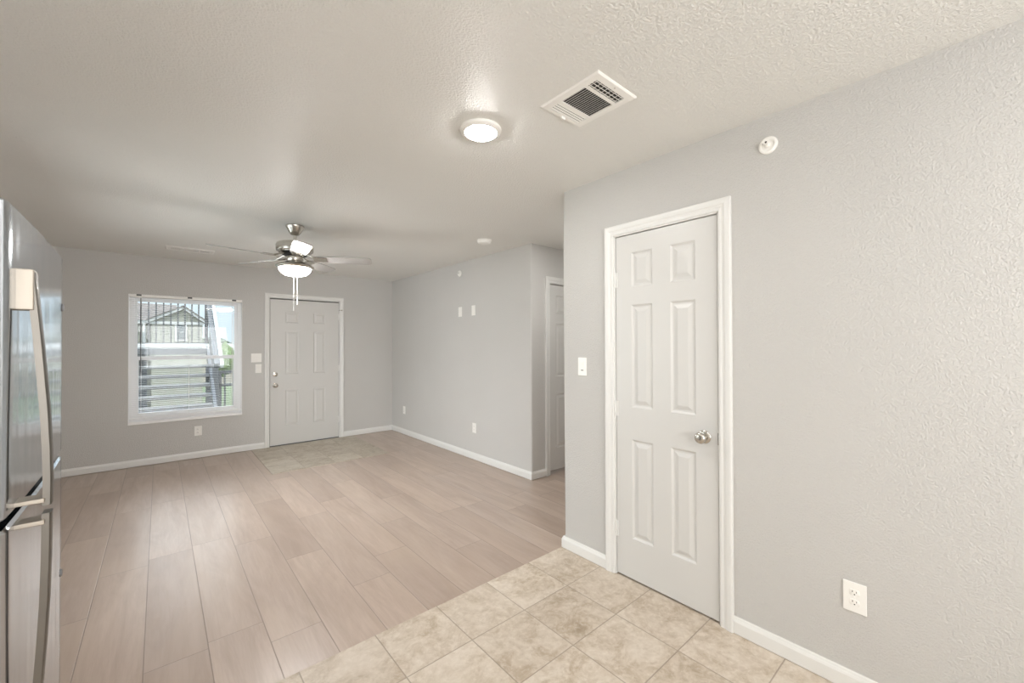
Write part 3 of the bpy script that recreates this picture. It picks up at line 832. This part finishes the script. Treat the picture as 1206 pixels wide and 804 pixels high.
zu = [(1.542, .0205), (1.535, .0255), (1.50, .0275), (1.45, .0315), (1.39, .036), (1.33, .040), (1.26, .0445), (1.19, .0475), (1.12, .049), (1.072, .0485)]
h1 = handle(fz, zu, 1); h1['label'] = 'long bowed satin steel handle'
b = NB_(); box(b, -.004, .024, .068, .106, 1.461, 1.541, .002); o = obj('bracket', b, 'bright', h1); o['label'] = 'square bright bracket'
b = NB_(); box(b, -.002, .040, .066, .108, 1.079, 1.088, .0015); obj('bracket', b, 'bright', h1)
zl = [(1.056, .0480), (1.02, .0478), (.96, .0472), (.88, .0455), (.80, .0420), (.72, .0375), (.64, .031), (.58, .0245), (.55, .018)]
h2 = handle(ff, zl, -1); h2['label'] = 'long bowed satin steel handle'
b = NB_(); box(b, -.002, .040, .066, .108, 1.036, 1.045, .0015); obj('bracket', b, 'bright', h2)
b = NB_(); box(b, -.004, .020, .068, .106, .550, .630, .002); obj('bracket', b, 'bright', h2)
for nm, par, z in (('badge', fz, 1.507), ('badge', ff, .70)):
    b = NB_(); lathe(b, [(0, 0), (.011, 0), (.011, .003), (.009, .005), (0, .005)], 20, 'Z', mat=Matrix.Translation((-.0015, FW-.016, z)) @ Matrix.Rotation(R(90), 4, 'Y')); obj(nm, b, 'steelgrey', par, True)
b = NB_(); box(b, -.14, -.01, FW-.07, FW-.012, FT-.014, FT+.012, .004); obj('hinge_cover', b, 'steelgrey', FR)

# ------------------------------------------------------------------ outside the window
GZ = -5.6
bm = NB_(); box(bm, -60, 90, YB+.15, 150, GZ-.3, GZ); struct('ground_lawn', bm, 'grass', 'green lawn beyond the walkway', 'lawn')
bm = NB_(); box(bm, -1.2, 4.6, YB+.14, 8.42, -.16, -.01); struct('walkway', bm, 'deck', 'concrete walkway outside the window', 'walkway')
bm = NB_(); box(bm, 4, 60, 52.5, 55.5, GZ, GZ+.03); struct('path', bm, 'pale_concrete', 'pale concrete path across the lawn', 'path')

# staircase
SX0, SX1 = -.33, .74; SY, RUN, RISE = 8.85, .26, .168
st = thing('outdoor_staircase', 'grey outdoor staircase with open treads rising to a landing outside the window', 'staircase', (0, SY, 0))
for k in range(1, 8):
    b = NB_(); box(b, SX0, SX1, (k-1)*RUN+.02, k*RUN+.05, k*RISE-.055, k*RISE, .006); obj('tread', b, 'concrete', st)
LZ = 8*RISE
b = NB_(); box(b, SX0-.1, SX1+.03, 7*RUN+.02, 7*RUN+1.25, LZ-.13, LZ-.01, .004); obj('landing', b, 'extgrey', st)
b = NB_(); box(b, SX0-.1, SX1+.03, 7*RUN+.0, 7*RUN+.02, LZ+.02, LZ+.09); obj('landing_curb', b, 'extwhite', st)
for x in (SX0-.03, SX1+.03):
    b = NB_(); bar(b, (x, -.1, -.08), (x, 7*RUN+.05, LZ-.10), .05, .20); obj('stringer', b, 'extgrey', st)
b = NB_(); bar(b, (.80, .35, 1.02), (.80, 2.75, 2.74), .085, .10); obj('handrail', b, 'extgrey', st)
b = NB_(); bar(b, (.86, .20, 1.02), (.86, 2.75, 2.86), .05, .07); obj('handrail', b, 'extwhite', st)
for y, z0, z1 in ((1.0, .45, 1.5), (2.5, LZ, 2.6)):
    b = NB_(); box(b, .80-.02, .80+.02, y-.02, y+.02, z0, z1); obj('rail_post', b, 'extgrey', st)
b = NB_(); box(b, .70, .90, 1.25, 1.40, -.16+GZ+.16, 1.02); obj('support_post', b, 'extgrey', st)
b = NB_(); box(b, -.35, -.2, 7*RUN+.9, 7*RUN+1.05, GZ, LZ-.1); obj('support_post', b, 'extgrey', st)
b = NB_(); box(b, .83, .90, 2.3, 2.42, GZ, 3.3); obj('support_post', b, 'extgrey', st)

# railing on the landing
gr = thing('landing_railing', 'dark baluster railing along the stair landing outside the window', 'railing', (0, SY+7*RUN+.10, LZ))
b = NB_(); box(b, SX0-.08, SX1+.02, -.02, .02, .08, .11); obj('bottom_rail', b, 'iron', gr)
b = NB_(); box(b, SX0-.08, SX1+.02, -.025, .025, 1.05, 1.09); obj('top_rail', b, 'iron', gr)
x = SX0-.06
while x < SX1:
    b = NB_(); box(b, x-.012, x+.012, -.012, .012, .10, 1.06); obj('baluster', b, 'iron', gr); x += .112

# guard rail of the walkway
gd = thing('walkway_railing', 'dark guard railing along the walkway at the window\'s lower right corner', 'railing', (0, 8.30, -.01))
b = NB_(); box(b, .74, 4.4, -.025, .025, .935, .985); obj('top_rail', b, 'iron', gd)
b = NB_(); box(b, .74, 4.4, -.02, .02, .08, .12); obj('bottom_rail', b, 'iron', gd)
b = NB_(); box(b, .74, 4.4, -.02, .02, .725, .765); obj('middle_rail', b, 'iron', gd)
for x in (.76, 2.5, 4.36):
    b = NB_(); box(b, x-.02, x+.02, -.02, .02, 0, .95); obj('post', b, 'iron', gd)
x = .827
while x < 4.4:
    b = NB_(); box(b, x-.009, x+.009, -.009, .009, .10, .95); obj('baluster', b, 'iron', gd); x += .116

# the building across
HY = 57.0
hs = thing('apartment_building', 'beige sided apartment building with white trimmed gable seen through the window', 'building', (0, HY, GZ))
def hz(z): return 1.39+(z-1.39)*1.9-GZ
gx0, gx1, gxm = -.75, 3.72, 1.95; ez, pz = hz(2.82), hz(3.56)
b = NB_()
fr = [(gx0+.1, 0), (gx1-.1, 0), (gx1-.1, ez), (gxm, pz-.08), (gx0+.1, ez)]
f0 = [b.verts.new((x, 0, z)) for x, z in fr]; f1 = [b.verts.new((x, 8, z)) for x, z in fr]
b.faces.new(f0); b.faces.new(f1[::-1])
for q in range(5): b.faces.new((f0[q], f0[(q+1) % 5], f1[(q+1) % 5], f1[q]))
obj('gable_wall', b, 'siding', hs)
for (xa, xb) in ((gx0-.3, gxm), (gxm, gx1+.3)):
    za = pz if xa == gxm else ez-.2*(1 if xa < gxm else 1); zb = pz if xb == gxm else ez-.2
    b = NB_(); bar(b, (xa, -.25, za-.02), (xb, -.25, zb-.02), .12, .26); obj('rake_board', b, 'extwhite', hs)
    b = NB_()
    q0 = [b.verts.new(p) for p in ((xa, -.4, za+.12), (xb, -.4, zb+.12), (xb, 8.4, zb+.12), (xa, 8.4, za+.12))]
    q1 = [b.verts.new((v.co.x, v.co.y, v.co.z+.12)) for v in q0]
    b.faces.new(q0[::-1]); b.faces.new(q1)
    for q in range(4): b.faces.new((q0[q], q0[(q+1) % 4], q1[(q+1) % 4], q1[q]))
    obj('roof', b, 'roof', hs)
b = NB_(); box(b, gx0, gx1, -.10, .0, ez-.42, ez-.15); obj('frieze_board', b, 'extwhite', hs)
def hwin(x0, x1, z0, z1, y=-.0):
    b = NB_(); gridwall(b, [x0-.14, x0, x1, x1+.14], [z0-.14, z0, (z0+z1)/2-.04, (z0+z1)/2+.04, z1, z1+.14], .08,
                        [(x0, x1, z0, (z0+z1)/2-.04), (x0, x1, (z0+z1)/2+.04, z1)], lambda u, v, q: (u, y-.09+q, v))
    w_ = obj('window', b, 'extwhite', hs)
    b = NB_(); box(b, x0, x1, y-.03, y-.01, z0, z1); obj('pane', b, 'winglass', w_)
hwin(1.38, 2.10, hz(1.73), hz(2.59))
# the wing to its left, set back, and the recessed porch
b = NB_(); box(b, -16, gx0+.1, 2.0, 9, 0, ez-.1); obj('wing_wall', b, 'siding', hs)
b = NB_(); box(b, -16.2, gx0+.2, 1.5, 1.8, ez-.35, ez); obj('wing_fascia', b, 'extwhite', hs)
b = NB_()
q0 = [b.verts.new(p) for p in ((-16.4, 1.4, ez), (3.2, 1.4, ez), (1.4, 6.0, hz(3.93)), (-12, 6.0, hz(4.05)))]
q1 = [b.verts.new(p) for p in ((-16.4, 11, ez), (3.2, 11, ez))]
b.faces.new(q0); b.faces.new((q0[1], q1[1], q0[2])); b.faces.new((q0[3], q0[2], q1[1], q1[0])); b.faces.new((q0[0], q0[3], q1[0])); b.faces.new((q0[0], q1[0], q1[1], q0[1]))
obj('wing_roof', b, 'roof', hs)
for x in (-1.25, -3.9):
    b = NB_(); box(b, x-.12, x+.12, .9, 1.14, 0, ez-.3); obj('porch_column', b, 'extwhite', hs)
for x0, x1 in ((-2.6, -1.6), (-5.4, -4.5)):
    for z in (.05, hz(.35)): 
        b = NB_(); box(b, x0, x1, 1.93, 1.99, z, z+2.1); obj('porch_door', b, 'extwhite', hs)
# far house, hedge of trees, bush
fh = thing('far_house', 'distant low beige house with shallow roof at the right side of the window', 'house', (8.6, 92, GZ))
b = NB_(); box(b, -4.5, 14, 0, 8, 0, 6.0); obj('wall', b, 'beige', fh)
b = NB_()
q = [b.verts.new(p) for p in ((-5, -.5, 6.0), (14.5, -.5, 6.0), (14.5, 8.5, 6.0), (-5, 8.5, 6.0), (-1, 4, 7.4), (11, 4, 7.4))]
for f in ((0, 1, 5, 4), (1, 2, 5), (2, 3, 4, 5), (3, 0, 4), (0, 3, 2, 1)): b.faces.new([q[i] for i in f])
obj('roof', b, 'pale_concrete', fh)
for x in (-2, 2.5):
    b = NB_(); box(b, x, x+1.2, -.06, .01, 3.6, 5.0); obj('window', b, 'winglass', fh)

def blob(b, c, r, sd, n=3):
    t = bmesh.new(); bmesh.ops.create_icosphere(t, subdivisions=n, radius=1.0)
    rnd = random.Random(sd); ph = [rnd.uniform(0, 6) for _ in range(6)]
    for v in t.verts:
        d = v.co.normalized()
        k = 1+.13*math.sin(7*d.x+ph[0])*math.sin(6*d.y+ph[1])+.10*math.sin(13*d.z+ph[2]+5*d.x)+.06*math.sin(23*d.y+ph[3])*math.sin(19*d.x+ph[4])+rnd.uniform(-.05, .05)
        v.co = Vector((c[0]+d.x*r[0]*k, c[1]+d.y*r[1]*k, c[2]+d.z*r[2]*k))
    join(b, t)
bs = thing('leafy_tree', 'bright green leafy young tree on the lawn seen past the stairs', 'tree', (4.95, 50, GZ))
b = NB_(); blob(b, (0, 0, 5.6), (.80, .80, 1.55), 3); obj('foliage', b, 'leaf', bs, True)
b = NB_(); tube(b, [(0, 0, 0), (.03, 0, 2.2), (0, .05, 5.2)], .08, 8); obj('trunk', b, 'roof', bs)
for k, (x, y, h_) in enumerate(((10.0, 128, 8.8), (20.5, 124, 8.1), (31, 130, 9.4), (-.6, 132, 8.3), (41.5, 126, 8.5), (-11.6, 130, 8.9))):
    t = thing('distant_tree', 'distant dark green tree on the horizon beyond the far house', 'tree', (x, y, GZ), 0, 'distant trees on the horizon')
    b = NB_(); blob(b, (0, 0, h_-2.2), (4.4, 3.2, 2.4), 11+k); obj('foliage', b, 'tree', t, True)
    b = NB_(); tube(b, [(0, 0, 0), (0, 0, h_-3)], .3, 8); obj('trunk', b, 'roof', t)
